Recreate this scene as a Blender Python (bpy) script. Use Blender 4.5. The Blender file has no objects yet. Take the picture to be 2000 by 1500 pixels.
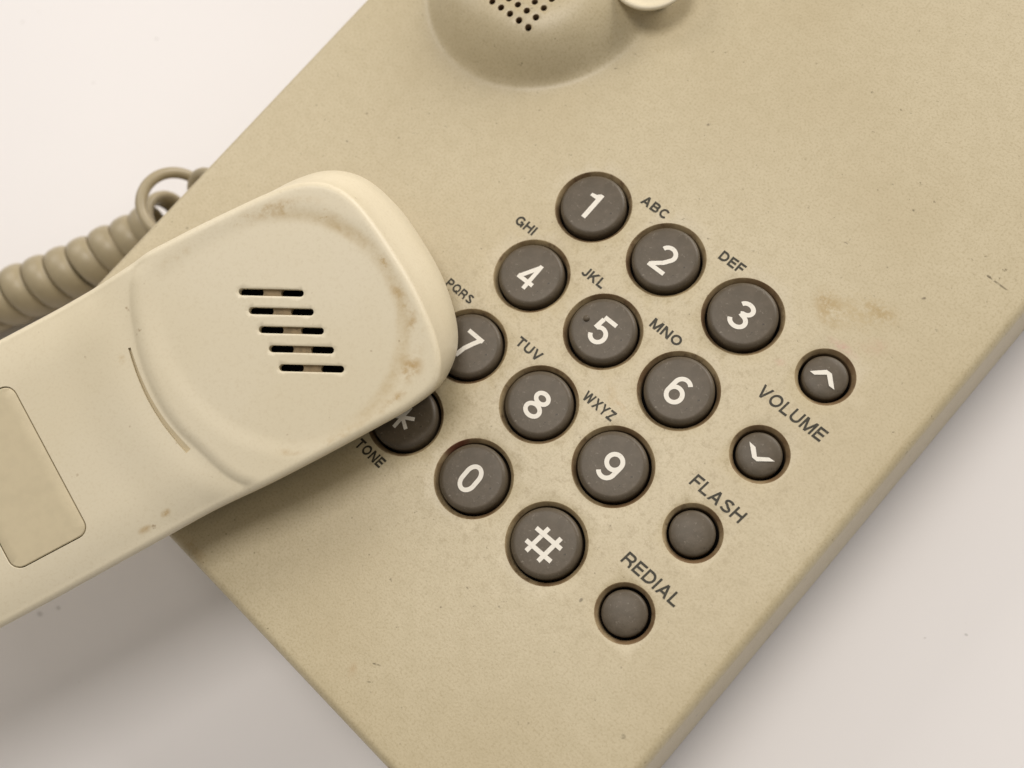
import bpy, bmesh, math, random
import numpy as np
from mathutils import Vector, Matrix
from mathutils.geometry import delaunay_2d_cdt

MM = 0.001           # everything below is written in millimetres
H = 30.0             # height of the telephone's top face above the table
scene = bpy.context.scene
COL = scene.collection

# ------------------------------------------------------------------ camera
cam_data = bpy.data.cameras.new("camera")
cam = bpy.data.objects.new("camera", cam_data)
COL.objects.link(cam)
RIGHT = Vector((0.729636, 0.660427, -0.177391))
DOWN = Vector((0.610375, -0.745928, -0.266522))
FWD = Vector((-0.308339, 0.086189, -0.947364))
CAM = Vector((57.4009, -44.4774, 146.2207))
m = Matrix((RIGHT, -DOWN, -FWD)).transposed().to_4x4()
m.translation = Vector((CAM.x, CAM.y, CAM.z + H)) * MM
cam.matrix_world = m
cam_data.sensor_fit = 'HORIZONTAL'
cam_data.sensor_width = 36.0
cam_data.lens = 1895.284 / 2000 * 36.0
cam_data.clip_start = 0.005
cam_data.clip_end = 50.0
cam_data.dof.use_dof = True
cam_data.dof.focus_distance = 0.149
cam_data.dof.aperture_fstop = 15.0
scene.camera = cam

# ------------------------------------------------------------------ light
world = bpy.data.worlds.new("World")
scene.world = world
world.use_nodes = True
bg = world.node_tree.nodes["Background"]
bg.inputs[0].default_value = (1.0, 0.95, 0.88, 1)
bg.inputs[1].default_value = 0.25

def area(name, loc, target, sx, sy, power, col):
    d = bpy.data.lights.new(name, 'AREA')
    d.shape = 'RECTANGLE'; d.size = sx * MM; d.size_y = sy * MM
    d.energy = power; d.color = col
    o = bpy.data.objects.new(name, d); COL.objects.link(o)
    o.location = Vector(loc) * MM
    o.rotation_euler = (Vector(target) - Vector(loc)).to_track_quat('-Z', 'Y').to_euler()
    return o
area("ceiling_light", (-140, 80, 900), (0, 0, 0), 340, 340, 3.5, (1.0, 0.94, 0.87))
area("window_light", (40, 1150, 540), (0, 0, 0), 900, 620, 13.0, (1.0, 0.95, 0.89))
area("side_window_light", (-780, 0, 640), (0, 0, 0), 420, 420, 2.2, (1.0, 0.95, 0.89))

vs = scene.view_settings
scene.display_settings.display_device = 'sRGB'
vs.view_transform = 'Standard'; vs.look = 'None'
vs.exposure = 0.0; vs.gamma = 1.0; vs.use_curve_mapping = False

# ------------------------------------------------------------------ helpers
def s2l(c):
    return tuple(((x / 255) / 12.92 if x / 255 <= 0.04045 else ((x / 255 + 0.055) / 1.055) ** 2.4) for x in c)

def link(o, parent=None):
    COL.objects.link(o)
    if parent is not None:
        o.parent = parent
    return o

def mesh_obj(name, verts, faces, mat, parent=None, smooth=True, mats=None, fmat=None):
    me = bpy.data.meshes.new(name)
    me.from_pydata([tuple(c * MM for c in v) for v in verts], [], faces)
    for mm in (mats or [mat]):
        me.materials.append(mm)
    if fmat is not None:
        me.polygons.foreach_set('material_index', fmat)
    bm = bmesh.new(); bm.from_mesh(me)
    bmesh.ops.remove_doubles(bm, verts=bm.verts, dist=1e-7)
    bm.to_mesh(me); bm.free()
    if smooth:
        me.polygons.foreach_set('use_smooth', [True] * len(me.polygons))
    me.update()
    return link(bpy.data.objects.new(name, me), parent)

def empty(name, loc=(0, 0, 0), label=None, cat=None):
    o = bpy.data.objects.new(name, None)
    o.empty_display_size = 0.01
    link(o)
    o.location = Vector(loc) * MM
    if label: o['label'] = label
    if cat: o['category'] = cat
    return o

def catmull(pts, n, closed=False):
    P = [np.array(p, float) for p in pts]
    out = []
    N = len(P)
    for i in range(N if closed else N - 1):
        if closed:
            a, b, c, d = P[i - 1], P[i], P[(i + 1) % N], P[(i + 2) % N]
        else:
            a, b, c, d = P[max(i - 1, 0)], P[i], P[i + 1], P[min(i + 2, N - 1)]
        for k in range(n):
            t = k / n
            out.append(0.5 * ((2 * b) + (c - a) * t + (2 * a - 5 * b + 4 * c - d) * t * t + (3 * b - a - 3 * c + d) * t ** 3))
    if not closed:
        out.append(P[-1])
    return np.array(out)

def seg_dist(p, poly, closed=True):
    """distance of every point p (n,2) to a polyline"""
    poly = np.asarray(poly, float)
    a = poly; b = np.roll(poly, -1, 0)
    if not closed:
        a, b = a[:-1], b[:-1]
    out = np.full(len(p), 1e9)
    for s, e in zip(a, b):
        d = e - s; L = max(d @ d, 1e-12)
        t = np.clip(((p - s) @ d) / L, 0, 1)
        q = p - (s + t[:, None] * d)
        out = np.minimum(out, (q * q).sum(1))
    return np.sqrt(out)

def inside(p, poly):
    poly = np.asarray(poly, float)
    x, y = p[:, 0], p[:, 1]
    r = np.zeros(len(p), bool)
    j = len(poly) - 1
    for i in range(len(poly)):
        xi, yi = poly[i]; xj, yj = poly[j]
        if yi != yj:
            c = ((yi > y) != (yj > y)) & (x < (xj - xi) * (y - yi) / (yj - yi) + xi)
            r ^= c
        j = i
    return r

def sdist(p, poly):
    d = seg_dist(p, poly)
    return np.where(inside(p, poly), d, -d)

def smooth(a, b, x):
    t = np.clip((x - a) / (b - a), 0, 1)
    return t * t * (3 - 2 * t)

def normals2d(loop):
    """outward normals of a closed loop (any orientation)"""
    loop = np.asarray(loop, float)
    t = np.roll(loop, -1, 0) - np.roll(loop, 1, 0)
    t /= np.linalg.norm(t, axis=1)[:, None] + 1e-12
    n = np.stack([t[:, 1], -t[:, 0]], 1)
    area2 = np.sum(loop[:, 0] * np.roll(loop[:, 1], -1) - np.roll(loop[:, 0], -1) * loop[:, 1])
    return n if area2 > 0 else -n

def circle(cx, cy, r, n):
    a = np.arange(n) * 2 * np.pi / n
    return np.stack([cx + r * np.cos(a), cy + r * np.sin(a)], 1)

def capsule(cx, cy, ang, half, r, n=8):
    pts = []
    for s, a0 in ((1, -90), (-1, 90)):
        for k in range(n + 1):
            a = math.radians(a0 + 180 * k / n)
            pts.append((s * half + r * math.cos(a), r * math.sin(a)))
    c, s = math.cos(ang), math.sin(ang)
    return np.array([(cx + x * c - y * s, cy + x * s + y * c) for x, y in pts])

def round_rect(x0, x1, y0, y1, r, n=6):
    pts = []
    for cx, cy, a0 in ((x1 - r, y1 - r, 0), (x0 + r, y1 - r, 90), (x0 + r, y0 + r, 180), (x1 - r, y0 + r, 270)):
        for k in range(n + 1):
            a = math.radians(a0 + 90 * k / n)
            pts.append((cx + r * math.cos(a), cy + r * math.sin(a)))
    return np.array(pts)

def densify(loop, step):
    out = []
    loop = np.asarray(loop)
    for a, b in zip(loop, np.roll(loop, -1, 0)):
        k = max(1, int(np.linalg.norm(b - a) / step))
        for i in range(k):
            out.append(a + (b - a) * i / k)
    return np.array(out)

class Sheet:
    """a triangulated sheet z = f(x, y) bounded by a loop, with holes whose edges roll down into walls"""
    def __init__(self):
        self.v = []; self.f = []; self.m = []
    def add(self, verts, faces, mi=0):
        o = len(self.v)
        self.v += [tuple(map(float, q)) for q in verts]
        self.f += [tuple(i + o for i in g) for g in faces]
        self.m += [mi] * len(faces)
    def fill(self, outer, holes, zf, pts, flip=False, mi=0, clear=0.35):
        pts = np.asarray(pts, float).reshape(-1, 2)
        if len(pts):
            keep = sdist(pts, outer) > clear
            for h in holes:
                c = h.mean(0); R = np.linalg.norm(h - c, axis=1).max() + clear
                near = np.linalg.norm(pts - c, axis=1) < R
                if near.any():
                    idx = np.where(near)[0]
                    bad = sdist(pts[idx], h) > -clear
                    keep[idx[bad]] = False
            pts = pts[keep]
        V = [Vector(q) for q in outer]; Ed = [(i, (i + 1) % len(outer)) for i in range(len(outer))]
        for h in holes:
            o = len(V); n = len(h)
            V += [Vector(q) for q in h]
            Ed += [(o + i, o + (i + 1) % n) for i in range(n)]
        V += [Vector(q) for q in pts]
        r = delaunay_2d_cdt(V, Ed, [], 0, 1e-6)
        P = np.array([tuple(q) for q in r[0]]); F = np.array([tuple(t) for t in r[2]])
        cen = P[F].mean(1)
        ok = inside(cen, outer)
        for h in holes:
            c = h.mean(0); R = np.linalg.norm(h - c, axis=1).max() + .1
            idx = np.where(np.linalg.norm(cen - c, axis=1) < R)[0]
            if len(idx):
                ok[idx[inside(cen[idx], h)]] = False
        F = F[ok]
        a, b, c = P[F[:, 0]], P[F[:, 1]], P[F[:, 2]]
        ar = (b[:, 0] - a[:, 0]) * (c[:, 1] - a[:, 1]) - (b[:, 1] - a[:, 1]) * (c[:, 0] - a[:, 0])
        F = np.where(((ar > 0) != flip)[:, None], F, F[:, ::-1])
        z = zf(P)
        self.add(np.column_stack([P, z]), F.tolist(), mi)
    def strip(self, rings, mi=0):
        """rings: list of (n,3) closed loops"""
        n = len(rings[0]); o = len(self.v)
        fs = []
        for j in range(len(rings) - 1):
            for i in range(n):
                k = (i + 1) % n
                fs.append((j * n + i, j * n + k, (j + 1) * n + k, (j + 1) * n + i))
        self.add(np.vstack(rings), fs, mi)
    def hole(self, loop, zf, prof, mi=0):
        """prof: (inset towards the inside of the hole, dz)"""
        n = normals2d(loop); z = zf(loop)
        self.strip([np.column_stack([loop - n * a, z + dz]) for a, dz in prof], mi)
    def build(self, name, mats, parent):
        o = mesh_obj(name, self.v, self.f, None, parent, True, mats, None)
        return o

def sheet_obj(sh, name, mats, parent):
    me = bpy.data.meshes.new(name)
    me.from_pydata([tuple(c * MM for c in v) for v in sh.v], [], sh.f)
    for mm in mats: me.materials.append(mm)
    me.polygons.foreach_set('material_index', sh.m)
    bm = bmesh.new(); bm.from_mesh(me)
    bmesh.ops.remove_doubles(bm, verts=bm.verts, dist=2e-6)
    bmesh.ops.recalc_face_normals(bm, faces=bm.faces)
    for e in bm.edges:
        e.smooth = not (len(e.link_faces) == 2 and e.calc_face_angle(0) > math.radians(38))
    for fc in bm.faces:
        fc.smooth = True
    bm.to_mesh(me); bm.free()
    me.update()
    return link(bpy.data.objects.new(name, me), parent)

def fillet(r, n=6):
    return [(r * math.sin(math.pi / 2 * k / n), -r * (1 - math.cos(math.pi / 2 * k / n))) for k in range(n + 1)]

def lathe(prof, n, cx=0, cy=0):
    """prof: (radius, z) from the rim to the centre; the first/last may be r=0"""
    V = []; F = []
    for r, z in prof:
        for i in range(n):
            a = 2 * math.pi * i / n
            V.append((cx + r * math.cos(a), cy + r * math.sin(a), z))
    for j in range(len(prof) - 1):
        for i in range(n):
            k = (i + 1) % n
            F.append((j * n + i, j * n + k, (j + 1) * n + k, (j + 1) * n + i))
    return V, F

# ------------------------------------------------------------------ materials
class NT:
    def __init__(self, name):
        self.mat = bpy.data.materials.new(name); self.mat.use_nodes = True
        self.t = self.mat.node_tree; self.n = self.t.nodes; self.l = self.t.links
        self.b = self.n["Principled BSDF"]
        self.co = self.n.new('ShaderNodeTexCoord').outputs['Object']
    def noise(self, scale, detail=2, rough=0.5, vec=None):
        x = self.n.new('ShaderNodeTexNoise'); x.inputs['Scale'].default_value = scale
        x.inputs['Detail'].default_value = detail; x.inputs['Roughness'].default_value = rough
        self.l.new(vec or self.co, x.inputs['Vector']); return x.outputs['Fac']
    def ramp(self, src, a, b, lo=0.0, hi=1.0):
        x = self.n.new('ShaderNodeMapRange'); x.interpolation_type = 'SMOOTHSTEP'
        for i, v in enumerate((a, b, lo, hi)): x.inputs[i + 1].default_value = v
        self.l.new(src, x.inputs[0]); return x.outputs[0]
    def math(self, op, a, b):
        x = self.n.new('ShaderNodeMath'); x.operation = op
        for i, v in enumerate((a, b)):
            if isinstance(v, (int, float)): x.inputs[i].default_value = v
            else: self.l.new(v, x.inputs[i])
        return x.outputs[0]
    def mix(self, fac, a, b):
        x = self.n.new('ShaderNodeMix'); x.data_type = 'RGBA'
        for s, v in ((x.inputs[0], fac), (x.inputs[6], a), (x.inputs[7], b)):
            if isinstance(v, (int, float)): s.default_value = v
            elif isinstance(v, tuple): s.default_value = (*v, 1)
            else: self.l.new(v, s)
        return x.outputs[2]
    def spot(self, c, size, rot=0.0, inner=0.3):
        """soft elliptical mask at object position c (mm)"""
        mp = self.n.new('ShaderNodeMapping'); mp.vector_type = 'TEXTURE'
        mp.inputs['Location'].default_value = tuple(x * MM for x in c)
        mp.inputs['Rotation'].default_value = (0, 0, math.radians(rot))
        mp.inputs['Scale'].default_value = tuple(x * MM for x in size)
        self.l.new(self.co, mp.inputs[0])
        ln = self.n.new('ShaderNodeVectorMath'); ln.operation = 'LENGTH'
        self.l.new(mp.outputs[0], ln.inputs[0])
        return self.ramp(ln.outputs['Value'], inner, 1.0, 1.0, 0.0)
    def bump(self, h, strength, dist):
        x = self.n.new('ShaderNodeBump'); x.inputs['Strength'].default_value = strength
        x.inputs['Distance'].default_value = dist * MM
        self.l.new(h, x.inputs['Height']); self.l.new(x.outputs[0], self.b.inputs['Normal'])
    def done(self, col, rough=0.5, spec=0.4):
        if isinstance(col, tuple): self.b.inputs['Base Color'].default_value = (*col, 1)
        else: self.l.new(col, self.b.inputs['Base Color'])
        if isinstance(rough, (int, float)): self.b.inputs['Roughness'].default_value = rough
        else: self.l.new(rough, self.b.inputs['Roughness'])
        self.b.inputs['Specular IOR Level'].default_value = spec
        return self.mat

def specks(t, col, dark, scale, a, b, amount):
    n = t.noise(scale, 3, 0.6)
    return t.mix(t.math('MULTIPLY', t.ramp(n, a, b), amount), col, dark)

BASE = (0.545, 0.468, 0.310)
def housing_mat():
    t = NT("aged_beige_plastic")
    c = t.mix(t.ramp(t.noise(28, 3), 0.35, 0.7), BASE, (0.505, 0.425, 0.270))
    c = t.mix(t.ramp(t.noise(420, 2, .6), 0.35, 0.7, 0, .25), c, (0.43, 0.36, 0.215))
    kp = t.math('MULTIPLY', t.spot((22, -26, 0), (48, 48, 12), 0, 0.4), t.ramp(t.noise(700, 4, .75), 0.50, 0.66, 0, .45))
    c = t.mix(kp, c, (0.28, 0.21, 0.10))
    c = t.mix(t.ramp(t.noise(2600, 2, .6), 0.44, 0.72, 0, .62), c, (0.40, 0.325, 0.19))
    c = specks(t, c, (0.16, 0.12, 0.06), 900, 0.665, 0.76, .75)
    c = specks(t, c, (0.12, 0.09, 0.05), 330, 0.715, 0.77, .8)
    grain = t.ramp(t.noise(520, 6, .8), 0.36, 0.66)
    for ctr, size, rot, col, am in (
        ((40.0, 9.0, 0), (4.8, 2.8, 3), -35, (0.36, 0.24, 0.08), .9), ((39.0, 9.6, 0), (2.0, 1.2, 3), -35, (0.33, 0.21, 0.06), .8), ((46.2, 13.2, 0), (4.2, 1.9, 3), -5, (0.36, 0.25, 0.095), .85),
        ((43.5, 11.0, 0), (8.5, 4.2, 3), 30, (0.40, 0.29, 0.12), .6),
        ((45.3, 5.2, 0), (3.4, 1.1, 3), 0, (0.50, 0.29, 0.22), .85), ((49.0, 8.2, 0), (4.2, 2.0, 3), 30, (0.50, 0.33, 0.22), .4),
        ((39.6, -2.4, 0), (1.4, .8, 3), 20, (0.5, 0.27, 0.2), .6),
        ((25.8, -23.2, 0), (2.2, .8, 3), -20, (0.40, 0.24, 0.08), .7), ((22.9, -22.4, 0), (4, 1.4, 3), -50, (0.44, 0.31, 0.13), .4),
        ((-12, -84.6, 0), (4.5, 1.5, 3), 0, (0.40, 0.27, 0.12), .55), ((21, -80, 0), (2.0, 1.1, 3), -60, (0.42, 0.30, 0.16), .6),
        ((-40, 17, 0), (13, 8, 12), 0, (0.42, 0.32, 0.15), .25)):
        mk = t.math('MULTIPLY', t.math('MULTIPLY', t.spot(ctr, size, rot, 0.1), grain), am)
        c = t.mix(mk, c, col)
    hard = t.ramp(t.noise(1500, 2), 0.3, 0.55)
    for ctr, size, rot, am in (
        ((56.6, 27.15, 0), (2.5, .2, 3), -3, .75), ((54.9, 27.3, 0), (.45, .25, 3), 0, .9), ((40.2, 29.6, 0), (.5, .25, 3), 0, .9),
        ((54.1, 15.8, 0), (.35, .25, 3), 0, .8), ((5.5, 22.8, 0), (.5, .3, 3), 50, .7), ((23.2, -76.9, 0), (.9, .18, 3), 25, .85),
        ((40.1, -49.2, 0), (.3, .45, 3), 0, .75), ((24.2, -79.4, 0), (.7, .15, 3), 40, .6), ((33.5, 4.5, 0), (.9, .12, 3), 60, .5),
        ((57.0, -59.5, 0), (.5, .5, 3), 0, .5)):
        mk = t.math('MULTIPLY', t.math('MULTIPLY', t.spot(ctr, size, rot, 0.5), hard), am)
        c = t.mix(mk, c, (0.13, 0.10, 0.05))
    t.bump(t.noise(3000, 3, .65), 0.40, 0.05)
    return t.done(c, 0.40, 0.6)

def grime_shade_mat():  # real grime, coloured darker so recessed rims and hole walls look shaded
    t = NT("grimy_shaded_beige_plastic")
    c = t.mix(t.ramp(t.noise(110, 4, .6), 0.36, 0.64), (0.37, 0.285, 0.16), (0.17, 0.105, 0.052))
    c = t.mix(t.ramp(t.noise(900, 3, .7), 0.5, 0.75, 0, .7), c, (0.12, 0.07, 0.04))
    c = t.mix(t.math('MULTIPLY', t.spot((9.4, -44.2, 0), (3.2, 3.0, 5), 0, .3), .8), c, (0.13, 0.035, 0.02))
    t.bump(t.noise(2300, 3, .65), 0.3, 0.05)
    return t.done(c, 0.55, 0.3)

def handset_mat():
    t = NT("cream_plastic")
    c = t.mix(t.ramp(t.noise(30, 3), 0.35, 0.7), (0.725, 0.65, 0.49), (0.70, 0.62, 0.45))
    c = t.mix(t.ramp(t.noise(2400, 2, .6), 0.45, 0.8, 0, .3), c, (0.56, 0.47, 0.31))
    g = t.ramp(t.noise(260, 4, .7), 0.42, 0.66)
    g2 = t.ramp(t.noise(620, 4, .7), 0.5, 0.68)
    br = (0.44, 0.29, 0.11)
    # grime caught along the inside of the mouthpiece rim
    for ctr, size, rot, am, gg in (
        ((7.0, 16.6, 0), (7.5, 1.8, 6), -18, .85, g), ((12.2, 12.6, 0), (2.0, 1.5, 6), -40, 1.0, g2), ((1.5, 17.7, 0), (3.0, 1.0, 6), -5, .7, g2),
        ((14.2, 9.5, 0), (1.6, 4.5, 6), 25, .55, g), ((16.6, -3.5, 0), (1.4, 5.5, 6), 4, .8, g), ((15.9, -9.0, 0), (1.9, 4.2, 6), -18, 1.0, g),
        ((12.9, -13.2, 0), (2.4, 3.2, 6), -48, .9, g), ((8.5, -16.3, 0), (4.5, 1.1, 6), 14, .8, g), ((-1.0, -17.2, 0), (6, .8, 6), 2, .5, g),
        ((-8.5, -15.8, 0), (3.0, .8, 6), -25, .45, g), ((16.7, 2.8, 0), (.9, 2.0, 6), 5, .8, g2), ((-10, 17.5, 0), (5, 1.0, 6), 4, .4, g),
        ((-29.4, -15.1, 0), (1.2, .8, 8), 20, .95, g), ((-33.3, -15.8, 0), (1.6, .8, 8), 0, .7, g), ((-24.3, 8.0, 0), (1.1, .9, 8), 50, .75, g),
        ((-17.0, 2.0, 0), (.5, .4, 8), 0, .6, g2), ((-24, -13.2, 0), (1.0, .5, 8), 0, .4, g2)):
        mk = t.math('MULTIPLY', t.math('MULTIPLY', t.spot(ctr, size, rot, 0.15), gg), am)
        c = t.mix(mk, c, br)
    mp = t.n.new('ShaderNodeMapping'); mp.vector_type = 'TEXTURE'
    mp.inputs['Location'].default_value = (-0.0005, 0.0003, 0); mp.inputs['Scale'].default_value = (0.0172, 0.0171, 1)
    t.l.new(t.co, mp.inputs[0])
    ln = t.n.new('ShaderNodeVectorMath'); ln.operation = 'LENGTH'; t.l.new(mp.outputs[0], ln.inputs[0])
    ring = t.math('MULTIPLY', t.ramp(ln.outputs['Value'], 0.90, 0.99), t.ramp(ln.outputs['Value'], 1.0, 1.10, 1.0, 0.0))
    ring = t.math('MULTIPLY', ring, t.spot((9, -1, 0), (24, 22, 9), 0, .55))
    c = t.mix(t.math('MULTIPLY', ring, t.ramp(t.noise(150, 5, .75), 0.30, 0.70, 0.12, .55)), c, (0.47, 0.34, 0.15))
    c = specks(t, c, (0.3, 0.2, 0.1), 420, 0.70, 0.77, .7)
    t.bump(t.noise(1500, 2, .6), 0.12, 0.05)
    return t.done(c, 0.42, 0.45)

def key_mat():
    t = NT("dark_grey_rubber")
    c = t.mix(t.ramp(t.noise(700, 3, .6), 0.35, 0.7), (0.086, 0.067, 0.044), (0.104, 0.081, 0.055))
    c = t.mix(t.ramp(t.noise(1900, 3, .7), 0.60, 0.75, 0, .5), c, (0.28, 0.24, 0.19))
    c = specks(t, c, (0.015, 0.012, 0.01), 500, 0.70, 0.75, .8)
    t.bump(t.noise(2600, 3, .65), 0.3, 0.05)
    return t.done(c, 0.46, 0.4)

def plain(name, col, rough=0.5, spec=0.4, nz=None):
    t = NT(name)
    if nz:
        col2 = tuple(x * nz[1] for x in col)
        c = t.mix(t.ramp(t.noise(nz[0], 3, .6), 0.35, 0.7), col, col2)
    else:
        c = col
    return t.done(c, rough, spec)

def table_mat():
    t = NT("white_laminate")
    c = t.mix(t.ramp(t.noise(12, 3), 0.3, 0.7), (0.805, 0.780, 0.778), (0.79, 0.765, 0.762))
    c = specks(t, c, (0.5, 0.47, 0.45), 260, 0.735, 0.78, .6)
    for x, y, q in ((-41.5, -123.0, .9), (-39.4, -119.6, .7), (88, -12, .4), (-120, -20, .5)):
        c = t.mix(t.math('MULTIPLY', t.spot((x, y, 0), (q, q * .7, 3), 20, .4), .45), c, (0.35, 0.33, 0.31))
    return t.done(c, 0.45, 0.35)

M_BASE = housing_mat(); M_GRIME_SHADE = grime_shade_mat(); M_HAND = handset_mat(); M_KEY = key_mat(); M_TABLE = table_mat()
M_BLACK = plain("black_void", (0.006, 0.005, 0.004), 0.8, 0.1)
def ink(name, col, under, a, b, am):
    """printed ink, rubbed thin in fine patches so that the plastic shows"""
    t = NT(name)
    w = t.math('MULTIPLY', t.ramp(t.noise(1700, 4, .7), a, b), t.ramp(t.noise(240, 3, .6), 0.40, 0.65, .25, 1.0))
    return t.done(t.mix(t.math('MULTIPLY', w, am), col, under), 0.5, 0.3)
M_PRINT = ink("dark_grey_ink", (0.034, 0.030, 0.018), (0.30, 0.25, 0.16), 0.52, 0.70, .35)
M_WHITE = ink("white_ink", (0.80, 0.76, 0.68), (0.25, 0.21, 0.16), 0.55, 0.72, .4)
M_PANEL = plain("tan_plastic", (0.615, 0.53, 0.36), 0.45, 0.4, (500, 0.95))
M_RIB = plain("inner_tan_plastic", (0.33, 0.25, 0.15), 0.6, 0.3, (900, 0.7))
M_CORD = plain("beige_vinyl", (0.37, 0.31, 0.20), 0.38, 0.45, (300, 0.93))
M_FOOT = plain("grey_rubber", (0.1, 0.1, 0.1), 0.8, 0.2)

# ------------------------------------------------------------------ table
n = 2
tv = [(-900, -900, 0), (900, -900, 0), (900, 900, 0), (-900, 900, 0)]
tab = mesh_obj("tabletop", tv, [(0, 1, 2, 3)], M_TABLE, None, False)
tab['kind'] = 'structure'; tab['label'] = 'plain white laminate tabletop under the telephone'

# ------------------------------------------------------------------ telephone base
phone = empty("desk_telephone", (0, 0, 0), "beige desk telephone base with round dark grey keys, on the white tabletop", "telephone")
# parts are modelled with z = 0 on the top face
OFF = Vector((0, 0, H)) * MM
def lift(o):
    o.location = OFF
    return o

PX, PY = 15.345, 15.454
COLX = [0.0, PX, 2 * PX, 46.118]
BIG, SMALL = 6.42, 4.49
KEYS = []
NAMES = [['1', '2', '3', 'up'], ['4', '5', '6', 'down'], ['7', '8', '9', 'flash'], ['star', '0', 'hash', 'redial']]
for r in range(4):
    for c in range(4):
        KEYS.append((NAMES[r][c], COLX[c], -r * PY, c < 3))

# round loudspeaker area under the earpiece rest, raised into a mound for its shading
MX, MY, MR = -36.0, 27.3, 20.6
def mound_d(P):
    y = P[:, 1]
    dy = np.where(y < MY, MY - y, np.where(y > 54, y - 54, 0))
    return MR - np.hypot(P[:, 0] - MX, dy)
MH, MW = 6.6, 11.0
def top_z(P):
    P = np.asarray(P, float)
    d = mound_d(P)
    d = 0.5 * (d + np.sqrt(d * d + 0.5)) - 0.12
    d = np.clip(d, 0, None)
    t = np.clip(d / MW, 0, 1)
    return MH * (1 - (1 - t) ** 2.2)

FR = 1.6
X0, X1, Y0, Y1 = -59.9, 60.5, -84.9, 82
outer = densify(round_rect(X0, X1, Y0, Y1, 4.0), 3.0)
holes = []; kinds = []
for nm, kx, ky, big in KEYS:
    holes.append(circle(kx, ky, BIG if big else SMALL, 56 if big else 44)); kinds.append('key')
HZ = 3.6
for j in range(8):
    for i in range(7):
        holes.append(circle(-28.2 - 2.07 * i, 16.6 + 2.07 * j, 0.6, 14)); kinds.append('hole')
gx, gy = np.meshgrid(np.arange(X0 + 1, X1, 2.5), np.arange(Y0 + 1, Y1, 2.5))
P1 = np.stack([gx.ravel(), gy.ravel()], 1)
P1 = P1[mound_d(P1) < -1.5]
gx, gy = np.meshgrid(np.arange(-60, -12, .75), np.arange(4, 78, .75))
P2 = np.stack([gx.ravel(), gy.ravel()], 1)
P2 = P2[mound_d(P2) > -1.5]
sh = Sheet()
sh.fill(outer, holes, top_z, np.vstack([P1, P2]))
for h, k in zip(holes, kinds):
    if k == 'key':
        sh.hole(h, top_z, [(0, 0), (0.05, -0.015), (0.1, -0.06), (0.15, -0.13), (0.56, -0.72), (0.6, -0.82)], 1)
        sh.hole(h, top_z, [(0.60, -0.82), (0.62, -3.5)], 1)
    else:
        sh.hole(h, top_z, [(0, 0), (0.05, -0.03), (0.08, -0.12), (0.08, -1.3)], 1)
no = normals2d(outer)
rings = [np.column_stack([outer + no * a, np.full(len(outer), dz)]) for a, dz in fillet(FR, 8)]
rings += [np.column_stack([outer + no * (FR + 1.4), np.full(len(outer), -14.0)]), np.column_stack([outer + no * (FR + 2.4), np.full(len(outer), -25.0)])]
sh.strip(rings)
hous = lift(sheet_obj(sh, "housing", [M_BASE, M_GRIME_SHADE], phone))

# lower shell, slightly set back under the housing, with rubber feet
sh = Sheet()
low = outer + no * (FR - 0.2)
sh.strip([np.column_stack([low, np.full(len(low), z)]) for z in (-24.0, -28.6)])
sh.fill(low, [], lambda P: np.full(len(P), -28.6), [], True)
lift(sheet_obj(sh, "bottom_shell", [M_BASE], phone))
for fx, fy in ((-48, -74), (48, -74), (-48, 70), (48, 70)):
    V, F = lathe([(0.01, -30.0), (4.6, -30.0), (5, -29.6), (5, -28.5)], 24, fx, fy)
    lift(mesh_obj("rubber_foot", V, F, M_FOOT, phone))

# dark backing under keys and loudspeaker holes
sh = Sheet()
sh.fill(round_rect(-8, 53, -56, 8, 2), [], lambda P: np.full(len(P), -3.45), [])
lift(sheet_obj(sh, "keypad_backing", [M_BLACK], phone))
sh = Sheet()
sh.fill(round_rect(-43, -26.8, 15.6, 33.2, 2), [], lambda P: np.full(len(P), 3.3), [])
lift(sheet_obj(sh, "loudspeaker_cloth", [M_BLACK], phone))

# hook tab, its raised lip shaped to catch a bright line of light
V, F = lathe([(3.4, 0.5), (3.6, 3.0), (5.2, 4.2), (6.55, 4.8), (6.8, 5.15), (6.68, 5.5), (6.35, 5.65), (5.9, 5.5), (5.4, 5.15), (4.6, 4.95), (0.01, 4.9)], 48, -18.0, 36.6)
lift(mesh_obj("hook_tab", V, F, M_HAND, phone))

# ---- lettering: every character is drawn with pen strokes of even weight
def arc(cx, cy, rx, ry, a0, a1, n=18):
    return [(cx + rx * math.cos(math.radians(a0 + (a1 - a0) * k / n)), cy + ry * math.sin(math.radians(a0 + (a1 - a0) * k / n))) for k in range(n + 1)]

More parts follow.
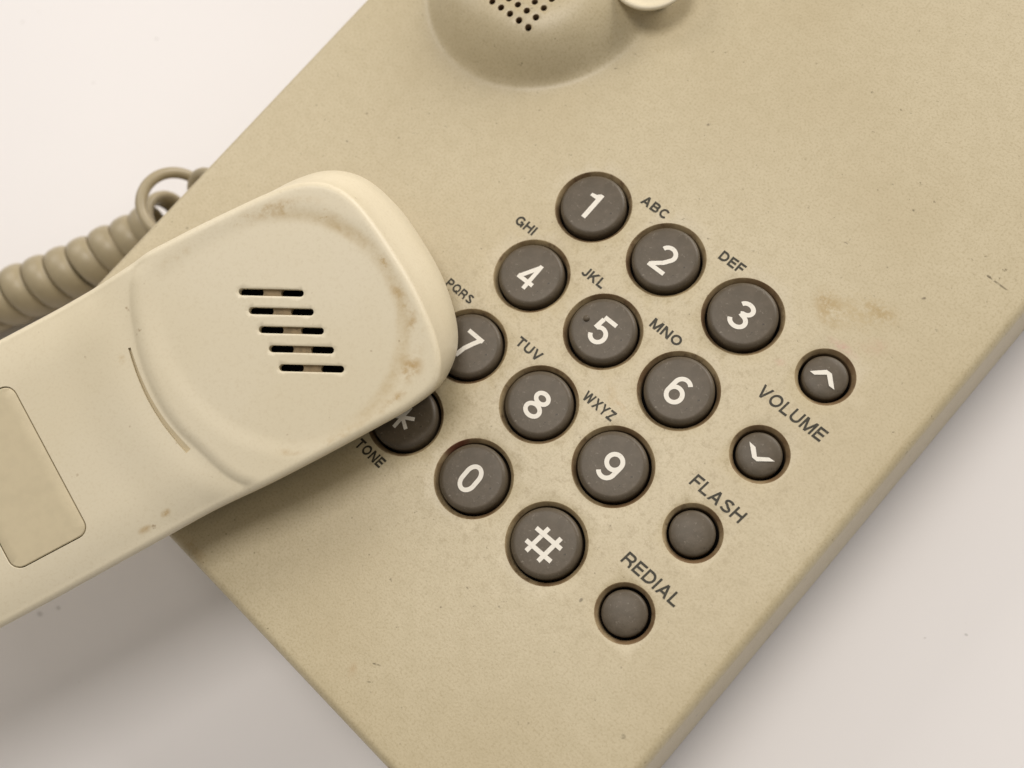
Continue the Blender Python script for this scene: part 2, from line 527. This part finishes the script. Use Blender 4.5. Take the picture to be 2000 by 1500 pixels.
def glyph(ch, w):
    """-> width, list of (points, closed) in units of the cap height"""
    W = {'A': .95, 'B': .86, 'C': .95, 'D': .90, 'E': .78, 'F': .74, 'G': .99, 'H': .90, 'I': w, 'J': .66, 'K': .92, 'L': .72, 'M': 1.08, 'N': .92, 'O': 1.02,
         'P': .83, 'Q': 1.02, 'R': .90, 'S': .86, 'T': .84, 'U': .90, 'V': .92, 'W': 1.34, 'X': .90, 'Y': .92, 'Z': .82,
         '0': .60, '2': .62, '3': .62, '4': .66, '5': .62, '6': .63, '7': .60, '8': .64, '9': .63}[ch]
    h = w / 2; L, R, T, B, C = h, W - h, 1 - h, h, W / 2
    e = 0.25                                   # overshoot that the cap-height clip trims flat
    stem = ([(L, 0), (L, 1)], False)
    def bowl(y0, y1, x0, xr):
        ry = (y1 - y0) / 2; rx = min(ry, xr - x0) * 1.05
        return ([(x0, y1), (xr - rx, y1)] + arc(xr - rx, (y0 + y1) / 2, rx, ry, 90, -90)[1:-1] + [(xr - rx, y0), (x0, y0)], False)
    S = []
    if ch == 'A':
        k = (C - h * 1.05)
        S = [([(h * 1.05 - k * e, -e), (C, 1 - 0.02), ], False), ([(W - h * 1.05 + k * e, -e), (C, 1 - 0.02)], False), ([(.24 * W, .31), (.76 * W, .31)], False)]
    elif ch == 'B': S = [stem, bowl(.525, T, h, R - .05), bowl(B, .525, h, R)]
    elif ch == 'C': S = [(arc(C, .5, C - h, .5 - h, 42, 318, 30), False)]
    elif ch == 'D': S = [stem, bowl(B, T, h, R)]
    elif ch == 'E': S = [stem, ([(w, T), (W, T)], False), ([(w, B), (W, B)], False), ([(w, .52), (W * .94, .52)], False)]
    elif ch == 'F': S = [stem, ([(w, T), (W, T)], False), ([(w, .49), (W * .90, .49)], False)]
    elif ch == 'G': S = [(arc(C, .5, C - h, .5 - h, 40, 330, 30), False), ([(W - h * .9, 0), (W - h * .9, .5)], False), ([(C * 1.08, .46), (W - w * .9, .46)], False)]
    elif ch == 'H': S = [stem, ([(R, 0), (R, 1)], False), ([(w, .53), (W - w, .53)], False)]
    elif ch == 'I': S = [stem]
    elif ch == 'J': S = [([(R, 1), (R, .3)] + arc(C, .3, C - h, .3 - h, 0, -170)[1:], False)]
    elif ch == 'K': S = [stem, ([(h, .28), (R + .02, 1 + .06)], False), ([(W * .38, .58), (R + .06, -.08)], False)]
    elif ch == 'L': S = [stem, ([(w, B), (W, B)], False)]
    elif ch == 'M': S = [stem, ([(R, 0), (R, 1)], False), ([(h * 1.1 - .06, 1 + .2), (C + .0, 0.02)], False), ([(W - h * 1.1 + .06, 1 + .2), (C, 0.02)], False)]
    elif ch == 'N': S = [stem, ([(R, 0), (R, 1)], False), ([(h * .9 - .12, 1.2), (W - h * .9 + .12, -.2)], False)]
    elif ch == 'O': S = [(arc(C, .5, C - h, .5 - h, 0, 360, 36)[:-1], True)]
    elif ch == 'P': S = [stem, bowl(.43, T, h, R)]
    elif ch == 'Q': S = [(arc(C, .5, C - h, .5 - h, 0, 360, 36)[:-1], True), ([(W * .56, .27), (W * .98, -.02)], False)]
    elif ch == 'R': S = [stem, bowl(.46, T, h, R - .03), ([(W * .50, .46), (W * .72, .40), (R - .03, .26), (R, 0)], False)]
    elif ch == 'S':
        up = arc(C, .745, C - h - .03, .255 - h, 25, 250, 16); dn = arc(C, .27, C - h, .27 - h, 72, -160, 18)
        S = [(up + dn, False)]
    elif ch == 'T': S = [([(0, T), (W, T)], False), ([(C, 0), (C, 1 - w)], False)]
    elif ch == 'U': S = [([(L, 1), (L, .36)] + arc(C, .36, C - h, .36 - h, 180, 360)[1:] + [(R, 1)], False)]
    elif ch == 'V': S = [([(h - .12, 1.3), (C, -.0)], False), ([(W - h + .12, 1.3), (C, -.0)], False)]
    elif ch == 'W':
        q = W / 4
        S = [([(h - .05, 1.25), (q + h * .3, 0)], False), ([(C, 1), (q + h * .3, 0)], False), ([(C, 1), (W - q - h * .3, 0)], False), ([(W - h + .05, 1.25), (W - q - h * .3, 0)], False)]
    elif ch == 'X': S = [([(h - .15, 1.2), (W - h + .15, -.2)], False), ([(h - .15, -.2), (W - h + .15, 1.2)], False)]
    elif ch == 'Y': S = [([(C, 0), (C, .42)], False), ([(h - .14, 1.2), (C, .40)], False), ([(W - h + .14, 1.2), (C, .40)], False)]
    elif ch == 'Z': S = [([(.02, T), (W - .02, T)], False), ([(0, B), (W, B)], False), ([(h * 1.3 - .04, .02), (W - h * 1.3 + .04, .98)], False)]
    elif ch == '0':
        r = C - h; ry = .30
        S = [([(R, ry + .06)] + arc(C, 1 - h - ry, r, ry, 0, 180) + arc(C, h + ry, r, ry, 180, 360)[:-1], True)]
    elif ch == '2':
        S = [(arc(C, .70, C - h, .30 - h, 165, -38, 16) + [(W * .60, .37), (h * 1.3, .13), (h * .9, B * .6)], False), ([(0, B), (W, B)], False)]
    elif ch == '3':
        S = [(arc(C - .01, .745, C - h - .02, .255 - h, 160, -90, 16) + [(W * .38, .525)], False), ([(W * .38, .525)] + arc(C - .01, .285, C - h + .01, .285 - h, 85, -165, 18), False)]
    elif ch == '4':
        S = [([(W * .70, 0), (W * .70, 1)], False), ([(0, .27), (W, .27)], False), ([(h * .8, .27), (W * .70, 1 - h)], False)]
    elif ch == '5':
        S = [([(W * .93, T), (.17 * W, T)], False), ([(.21 * W, 1 - w), (.15 * W, .47)], False), (arc(C, .33, C - h, .33 - h, 140, -158, 20), False)]
    elif ch == '6':
        S = [(arc(C, .325, C - h, .325 - h, 0, 360, 30)[:-1], True), ([(h, .34), (h + .01, .52)] + arc(C + .03, .66, C - h + .01, .34 - h, 172, 40, 14), False)]
    elif ch == '9':
        S = [(arc(C, .675, C - h, .325 - h, 0, 360, 30)[:-1], True), ([(W - h, .66), (W - h - .01, .48)] + arc(C - .03, .34, C - h + .01, .34 - h, -8, -140, 14), False)]
    elif ch == '7':
        S = [([(0, T), (W, T)], False), ([(W - h * 1.1, .93), (W * .66, .66), (W * .46, .36), (W * .36, 0)], False)]
    elif ch == '8':
        S = [(arc(C, .75, C - h - .035, .25 - h, 0, 360, 26)[:-1], True), (arc(C, .275, C - h, .275 - h, 0, 360, 28)[:-1], True)]
    return W, S

def clip_y(poly, lo, hi):
    for lim, sg in ((lo, 1), (hi, -1)):
        out = []
        for i in range(len(poly)):
            p, q = poly[i - 1], poly[i]
            a, b = sg * (p[1] - lim), sg * (q[1] - lim)
            if (a >= 0) != (b >= 0):
                t = a / (a - b); out.append((p[0] + (q[0] - p[0]) * t, p[1] + (q[1] - p[1]) * t))
            if b >= 0: out.append(q)
        poly = out
        if len(poly) < 3: return []
    return poly

def stroke_polys(pts, closed, w):
    P = np.array(pts, float); n = len(P)
    keep = [0] + [i for i in range(1, n) if np.linalg.norm(P[i] - P[i - 1]) > 1e-4]
    P = P[keep]; n = len(P)
    off = []
    for i in range(n):
        a = P[i - 1] if (i > 0 or closed) else None
        c = P[(i + 1) % n] if (i < n - 1 or closed) else None
        d1 = (P[i] - a) / np.linalg.norm(P[i] - a) if a is not None else None
        d2 = (c - P[i]) / np.linalg.norm(c - P[i]) if c is not None else None
        if d1 is None: d1 = d2
        if d2 is None: d2 = d1
        n1 = np.array([-d1[1], d1[0]]); n2 = np.array([-d2[1], d2[0]])
        mt = n1 + n2; mt /= np.linalg.norm(mt)
        off.append(mt * (w / 2) / max(mt @ n1, .5))
    off = np.array(off); A = P + off; Bq = P - off
    return [[tuple(A[i]), tuple(Bq[i]), tuple(Bq[(i + 1) % n]), tuple(A[(i + 1) % n])] for i in range(n if closed else n - 1)]

def text_mesh(s, width=None, height=1.0, shear=0.0, weight=0.135, gap=0.16):
    """-> (x, y, layer) vertices and faces; strokes that cross lie on their own thin layers of ink"""
    V = []; F = []; x = 0.0
    for ch in s:
        W, S = glyph(ch, weight)
        for li, (pts, closed) in enumerate(S):
            for pl in stroke_polys(pts, closed, weight):
                pl = clip_y(pl, 0.0, 1.0)
                if len(pl) >= 3:
                    F.append(tuple(range(len(V), len(V) + len(pl))))
                    V += [(x + a, b, li) for a, b in pl]
        x += W + gap
    x -= gap
    co = np.array(V); w = width if width else x * height
    co[:, 0] *= w / x; co[:, 1] *= height
    co[:, 0] += shear * co[:, 1]
    return co, F

def flat(name, co, fs, x, y, z, mat, parent):
    V = [(x + a, y + b, z + 0.004 * l) for a, b, l in co]
    return mesh_obj(name, V, fs, mat, parent, False)

WORDS = [("ABC", 5.55, 10.85, 5.2, 1.68, 0), ("GHI", -8.75, -4.75, -10.2, 1.72, 0), ("JKL", 6.05, 10.45, -10.25, 1.72, 0),
         ("PQRS", -10.45, -4.8, -25.65, 1.55, 0), ("DEF", 21.55, 26.05, 5.2, 1.7, 0), ("MNO", 20.35, 26.1, -10.2, 1.7, 0),
         ("TUV", 5.6, 10.5, -25.9, 1.7, 0), ("WXYZ", 19.9, 25.85, -25.9, 1.7, 0), ("TONE", -3.35, 2.65, -55.2, 1.75, 0.1),
         ("VOLUME", 39.85, 51.75, -8.55, 2.1, 0.1), ("FLASH", 40.95, 50.4, -25.6, 2.05, 0.1), ("REDIAL", 40.7, 51.1, -41.05, 2.05, 0.1)]
for w, xa, xb, yb, hh, shr in WORDS:
    co, fs = text_mesh(w, xb - xa - shr * hh, hh, shr, 0.21 if hh < 1.9 else 0.18)
    lift(flat("printed_lettering", co, fs, xa, yb, 0.035, M_PRINT, phone))

# ---- keys
def bar(p, q, w):
    p = np.array(p, float); q = np.array(q, float); d = (q - p) / np.linalg.norm(q - p)
    nn = np.array([-d[1], d[0]]) * w / 2
    return [p - nn, q - nn, q + nn, p + nn]
def key_mark(nm):
    """list of (coords, faces) in key-centred mm"""
    polys = None
    if nm == '1':
        polys = [[(0.62, 2.2), (0.62, -2.72), (-0.2, -2.72), (-0.2, 0.98), (-1.42, 0.98), (-1.42, 1.52), (-0.55, 1.68), (-0.02, 2.2)]]
    elif nm == 'up':
        polys = [[(-2.25, -.85), (-.5, .88), (.45, .88), (2.25, -.85), (1.3, -.88), (-.02, .3), (-1.4, -.88)]]
    elif nm == 'down':
        polys = [[(-2.25, .5), (-1.05, .42), (0, -.6), (1.42, .45), (2.4, .52), (.4, -1.15), (-.45, -1.12)]]
    elif nm == 'hash':
        polys = []
        for k in (-1.2, 1.2):
            polys.append(bar((k - .25, -2.4 - .4), (k + .25, 2.4 - .4), .70))
            polys.append(bar((-2.5, k - .4), (2.5, k - .4), .70))
    elif nm == 'star':
        polys = []
        for a in (30, 90, 150):
            c, s = math.cos(math.radians(a)), math.sin(math.radians(a))
            polys.append(bar((-2.1 * c, -2.1 * s - .3), (2.1 * c, 2.1 * s - .3), .62))
    return polys

CAPT = 0.8
def cap_profile(big):
    if big:
        r, f, top = 5.42, 0.85, CAPT
        pr = [(r, -3.3), (r, top - f)]
        pr += [(r - f * (1 - math.cos(a)), top - f + f * math.sin(a)) for a in [math.radians(x) for x in (15, 30, 45, 60, 75, 90)]]
        return pr + [(3.0, top + 0.01), (0.01, top + 0.012)]
    r, f, top = 3.42, 0.6, 0.05
    pr = [(r, -3.3), (r, top - f)]
    pr += [(r - f * (1 - math.cos(a)), top - f + f * math.sin(a)) for a in [math.radians(x) for x in (15, 30, 45, 60, 72)]]
    return pr + [(2.3, top + .14), (1.2, top + .22), (0.01, top + .25)]
capm = {}
random.seed(11)
for big in (True, False):
    V, F = lathe(cap_profile(big), 64)
    o = mesh_obj("cap", V, F, M_KEY)
    capm[big] = o.data
    bpy.data.objects.remove(o)
for nm, kx, ky, big in KEYS:
    kname = "number_key" if big else ("volume_key" if nm in ('up', 'down') else "function_key")
    k = bpy.data.objects.new(kname, capm[big])
    link(k, phone)
    k.location = Vector((kx + random.uniform(-.06, .06), ky + random.uniform(-.06, .06), H + random.uniform(-.08, .06))) * MM
    k.rotation_euler = (math.radians(random.uniform(-.9, .9)), math.radians(random.uniform(-.9, .9)), math.radians(random.uniform(-1.2, 1.2)))
    polys = key_mark(nm)
    if nm in ('flash', 'redial'):
        continue
    z = (CAPT + 0.05) if big else 0.36
    if polys is None:
        co, fs = text_mesh(nm, 3.2 if nm != '0' else 3.05, 4.85, 0.0, 0.145)
        flat("printed_digit", co, fs, -1.6, -2.68, z, M_WHITE, k)
    else:
        V = []; F = []
        for i, pl in enumerate(polys):
            F.append(tuple(range(len(V), len(V) + len(pl))))
            V += [(a, b, z + 0.012 * i) for a, b in pl]
        o = mesh_obj("printed_arrow" if nm in ('up', 'down') else ("printed_digit" if nm == '1' else "printed_symbol"), V, F, M_WHITE, k, False)
    if nm == '5':
        V, F = lathe([(0.52, 0), (0.5, .2), (0.4, .38), (0.25, .46), (0.01, .5)], 20, -3.2, -0.2)
        mesh_obj("raised_dot", [(a, b, c + CAPT) for a, b, c in V], F, M_KEY, k)

# ------------------------------------------------------------------ handset
hand = empty("telephone_handset", (0, 0, 0), "cream telephone handset lying face up across the telephone base, five slots in its mouthpiece", "handset")
U = Vector((0.35768, 0.93331, -0.0315)); Vv = Vector((-0.88147, 0.34856, 0.3186)); Wv = Vector((0.30834, -0.08619, 0.94736))
hm = Matrix((U, Vv, Wv)).transposed().to_4x4()
hm.translation = Vector((-15.309, -47.769, 18.641 + H)) * MM
hand.matrix_world = hm

FU = [(-57, 19.7), (-48, 19.6), (-38.9, 19.6), (-30, 19.6), (-21.5, 19.75), (-17.2, 20.0), (-13.4, 20.35), (-9.2, 20.35), (-4.1, 20.25), (0.95, 20.05), (6.0, 19.75), (10.4, 19.1),
      (13.6, 17.8), (15.9, 15.7), (17.4, 12.85), (18.3, 8.8), (18.9, 3.4), (19.2, -2.4), (18.9, -8.2), (18.1, -12.6), (16.7, -15.6), (14.3, -17.6), (9.8, -18.45),
      (4.6, -18.6), (-.6, -18.65), (-5.8, -18.65), (-10.9, -18.6), (-14.8, -18.5), (-19.4, -18.25), (-24.5, -18.1), (-33, -18.25), (-42, -18.4), (-50, -18.55), (-57, -18.6)]
BU = [(-57, 19.0), (-48, 19.0), (-38.9, 19.0), (-30, 19.0), (-21.5, 19.2), (-17.2, 19.6), (-13.4, 20.1), (-9, 20.8), (-3.6, 21.6), (1.8, 22.2), (6.5, 22.6), (10.5, 22.45),
      (14.5, 21.6), (18, 19.5), (20.5, 16.2), (22.3, 11), (23.1, 5.5), (23.35, -1), (22.6, -7), (21, -11.7), (18.5, -14.9), (14.8, -17.2), (9.8, -18.1),
      (4.6, -18.2), (-.6, -18.25), (-5.8, -18.25), (-10.9, -18.2), (-14.8, -18.1), (-19.4, -17.9), (-24.5, -17.8), (-33, -17.9), (-42, -18), (-50, -18.1), (-57, -18.1)]
UC = -66.0
def full(q):
    mir = [(2 * UC - a, b) for a, b in q]
    # the other end of the handset is the same shape turned round
    return q + mir[::-1]
FO = catmull(full(FU), 5, True); BO = catmull(full(BU), 5, True)
PADL = [(-12.97, 20.6), (-15.25, 19.3), (-17.13, 18.08), (-18.28, 16.56), (-19.46, 14.19), (-20.47, 11.31), (-21.58, 7.63), (-22.26, 3.29), (-22.34, -1.36), (-21.71, -5.46), (-20.57, -8.8), (-18.91, -13.7), (-17.19, -16.58), (-15.18, -18.5), (-14.2, -19.2)]
PADL = catmull(PADL, 3)
PADPOLY = np.vstack([PADL, [(40, -19.2), (40, 20.6)]])
INN = catmull([(-11.43, 16.76), (-3.31, 17.57), (3.16, 17.03), (9.48, 14.45), (13.66, 10.26), (16.1, 5.54), (16.68, -0.92), (15.8, -6.61), (13.56, -10.97), (9.43, -14.41), (4.21, -16.51), (-2.11, -16.82), (-7.54, -15.47), (-11.81, -11.92), (-14.59, -8.48), (-16.97, -2.51), (-17.8, 4.77), (-16.64, 10.98), (-14.31, 14.87)], 3, True)
def half_z(P):
    dl = seg_dist(P, PADL, False)
    ins = inside(P, PADPOLY)
    de = sdist(P, FO)
    zp = -0.52 * np.clip(1 - dl / 1.5, 0, 1) ** 2
    zp = zp - 0.2 * smooth(-2.2, 1.2, sdist(P, INN))
    zg = -0.85 + 0.43 * smooth(12, 3.5, dl) - 0.10 * smooth(3.5, 0, dl) - 1.1 * np.clip(1 - de / 8.0, 0, 1) ** 2 * smooth(0, 6, dl)
    return np.where(ins, zp, zg)
def hand_z(P):
    P = np.asarray(P, float).copy()
    far = P[:, 0] < UC
    P[far, 0] = 2 * UC - P[far, 0]
    return half_z(P)

RF = 1.15
nF = normals2d(FO)
inner = FO - nF * RF
SA = math.atan2(4.09 - 8.54, 3.88 + 4.01)
slots = [capsule(0.0, s, SA, 4.3, 0.58) for s in (6.32, 3.17, 0.0, -3.2, -6.38)]
far_slots = [capsule(2 * UC, s, -SA, 4.3, 0.58) for s in (6.32, 3.17, 0.0, -3.2, -6.38)]
SL = catmull([(-22.4, 9.0), (-23.05, 5.24), (-23.35, 1.1), (-23.1, -2.92), (-22.5, -6.09), (-21.85, -8.6)], 3)
tg = np.gradient(SL, axis=0); tg /= np.linalg.norm(tg, axis=1)[:, None]
sn = np.stack([-tg[:, 1], tg[:, 0]], 1)
taper = np.linspace(0.20, 0.46, len(SL))[:, None]
slit = np.vstack([SL + sn * taper, (SL - sn * taper)[::-1]])
PAN = round_rect(-53.3, -40.4, -12.4, 12.9, 1.9)
PAN = densify(PAN, 1.2)
holesH = slots + far_slots + [slit, PAN]
gx, gy = np.meshgrid(np.arange(-29, 20, .62), np.arange(-19, 21, .62))
Q1 = np.stack([gx.ravel(), gy.ravel()], 1)
gx, gy = np.meshgrid(np.arange(-158, -29, 1.5), np.arange(-19, 21, 1.0))
Q2 = np.stack([gx.ravel(), gy.ravel()], 1)
PD = catmull(PADL, 3)
tp = np.gradient(PD, axis=0); tp /= np.linalg.norm(tp, axis=1)[:, None]
np_ = np.stack([-tp[:, 1], tp[:, 0]], 1)
Q1 = Q1[seg_dist(Q1, PD, False) > 0.75]
Q1 = np.vstack([Q1] + [PD + np_ * k for k in (-0.55, -0.25, 0.0, 0.25, 0.55)])
sh = Sheet()
sh.fill(inner, holesH, hand_z, np.vstack([Q1, Q2]), clear=0.22)
for s in slots + far_slots:
    sh.hole(s, hand_z, [(0, 0), (0.04, -0.03), (0.06, -0.1), (0.06, -1.6)])
sh.hole(slit, hand_z, [(0, 0), (0.0, -0.5)])
sh.fill(slit, [], lambda P: hand_z(P) - 0.5, [], mi=1)
sh.hole(PAN, hand_z, [(0, 0), (0.05, -0.06), (0.05, -1.0)])
ze = hand_z(inner)
rings = [np.column_stack([inner + nF * a, ze + dz]) for a, dz in fillet(RF, 8)]
ZB = -11.0
for t in (.33, .66, 1.0):
    q = FO + (BO - FO) * t
    rings.append(np.column_stack([q, (ze - RF) + (ZB - (ze - RF)) * t]))
nB = normals2d(BO)
RB = 2.2
for a, dz in fillet(RB, 6)[::-1][1:]:
    rings.append(np.column_stack([BO - nB * (RB - a), np.full(len(BO), ZB - RB - dz)]))
sh.strip(rings)
bi = BO - nB * RB
def back_z(P):
    d = np.clip(seg_dist(P, bi), 0, 11) / 11
    return ZB - RB - 2.6 * (1 - (1 - d) ** 2)
gx, gy = np.meshgrid(np.arange(-158, 24, 2.0), np.arange(-19, 23, 2.0))
sh.fill(bi, [], back_z, np.stack([gx.ravel(), gy.ravel()], 1), True, clear=.6)
sheet_obj(sh, "shell", [M_HAND, M_PANEL], hand)

# tan inlay panel in the grip
sh = Sheet()
nP = normals2d(PAN)
pz = lambda P: hand_z(P)
pin = PAN - nP * 0.36
gx, gy = np.meshgrid(np.arange(-53, -40, 1.5), np.arange(-12, 13, 1.5))
sh.fill(pin, [], lambda P: pz(P) - 0.02, np.stack([gx.ravel(), gy.ravel()], 1))
sh.strip([np.column_stack([PAN - nP * a, pz(PAN) + dz]) for a, dz in ((0.36, -0.02), (0.27, -0.06), (0.21, -0.15), (0.21, -1.0))])
sheet_obj(sh, "inlay_panel", [M_PANEL], hand)

# dark microphone chamber and the ribs that cross the slots
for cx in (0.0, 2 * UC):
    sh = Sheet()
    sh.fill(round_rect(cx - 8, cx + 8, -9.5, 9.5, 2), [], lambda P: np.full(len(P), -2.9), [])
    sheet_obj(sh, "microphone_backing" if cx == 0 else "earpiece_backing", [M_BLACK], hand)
    for i, s in enumerate((6.32, 3.17, 0.0, -3.2, -6.38)):
        a = SA if cx == 0 else -SA
        c, sn_ = math.cos(a), math.sin(a)
        pts = []
        for k in range(7):
            th = math.radians(-90 + 30 * k)
            pts.append((1.62 - 0.34 * math.cos(th), 0.52 * math.sin(th)))
        for k in range(7):
            th = math.radians(90 - 30 * k)
            pts.append((-1.62 + 0.34 * math.cos(th), 0.52 * math.sin(th)))
        pl = [(cx + x * c - y * sn_, s + x * sn_ + y * c) for x, y in pts]
        zc = -0.2 - 0.8
        nn = len(pl)
        V = [(x, y, zc) for x, y in pl] + [(x, y, zc - 1.2) for x, y in pl]
        Fs = [tuple(range(nn))] + [(k, k + nn, (k + 1) % nn + nn, (k + 1) % nn) for k in range(nn)]
        mesh_obj("slot_rib", V, Fs, M_RIB, hand, False)

# ------------------------------------------------------------------ coiled cord
def cord():
    base = -H + 6.05
    ctrl = [(-150, -190, base), (-125, -140, base), (-104, -99, base), (-95.5, -85.5, base), (-86.5, -70, base), (-82.5, -61.5, base),
            (-79.3, -55.0, base + .3), (-76.3, -49.0, base + 2), (-73.8, -46.3, base + 5.5), (-71, -45.3, base + 10), (-68.4, -45, base + 14), (-66, -44.6, base + 16.5), (-63.5, -43, base + 15), (-61.2, -41, base + 11)]
    cl = catmull(ctrl, 40)
    d = np.linalg.norm(np.diff(cl, axis=0), axis=1)
    s = np.concatenate([[0], np.cumsum(d)])
    Ltot = s[-1]
    NT_ = 34
    pts = []; axes = []
    # parallel transport frame
    ts = np.gradient(cl, axis=0); ts /= np.linalg.norm(ts, axis=1)[:, None]
    nrm = [np.array([0, 0, 1.0]) - ts[0] * ts[0][2]]
    nrm[0] /= np.linalg.norm(nrm[0])
    for i in range(1, len(cl)):
        v = nrm[-1] - ts[i] * (nrm[-1] @ ts[i]); nrm.append(v / np.linalg.norm(v))
    nrm = np.array(nrm)
    seg = 30
    pitch = 5.2
    tot = int(Ltot / pitch * seg)
    ss = np.linspace(0, Ltot, tot)
    C = np.stack([np.interp(ss, s, cl[:, k]) for k in range(3)], 1)
    Tn = np.stack([np.interp(ss, s, ts[:, k]) for k in range(3)], 1); Tn /= np.linalg.norm(Tn, axis=1)[:, None]
    Nn = np.stack([np.interp(ss, s, nrm[:, k]) for k in range(3)], 1); Nn /= np.linalg.norm(Nn, axis=1)[:, None]
    Bn = np.cross(Tn, Nn)
    # tightly wound along the table, pulled open where it climbs to the socket
    loose = np.interp(ss, [Ltot - 27, Ltot - 21], [0, 1])
    rate = 1 / (pitch + loose * 7.5)
    ph = 2 * np.pi * np.concatenate([[0], np.cumsum((rate[1:] + rate[:-1]) / 2 * np.diff(ss))])
    bw = 2.58 - loose * 1.35
    Rr = 5.05 + loose[:, None] * 1.6
    rad = np.cos(ph)[:, None] * Nn + np.sin(ph)[:, None] * Bn
    X = C + Rr * rad
    tan = np.gradient(X, axis=0); tan /= np.linalg.norm(tan, axis=1)[:, None]
    bi_ = np.cross(tan, rad); bi_ /= np.linalg.norm(bi_, axis=1)[:, None]
    V = []; F = []
    k = 12
    for i in range(tot):
        for j in range(k):
            a = 2 * math.pi * j / k
            V.append(tuple(X[i] + rad[i] * 1.12 * math.cos(a) + bi_[i] * bw[i] * math.sin(a)))
    for i in range(tot - 1):
        for j in range(k):
            F.append((i * k + j, i * k + (j + 1) % k, (i + 1) * k + (j + 1) % k, (i + 1) * k + j))
    F.append(tuple(range(k))[::-1]); F.append(tuple((tot - 1) * k + j for j in range(k)))
    V = [(a, b, c + H) for a, b, c in V]
    o = mesh_obj("coiled_cord", V, F, M_CORD)
    o['label'] = "beige coiled handset cord on the tabletop beside the telephone base"
    o['category'] = "cord"
cord()
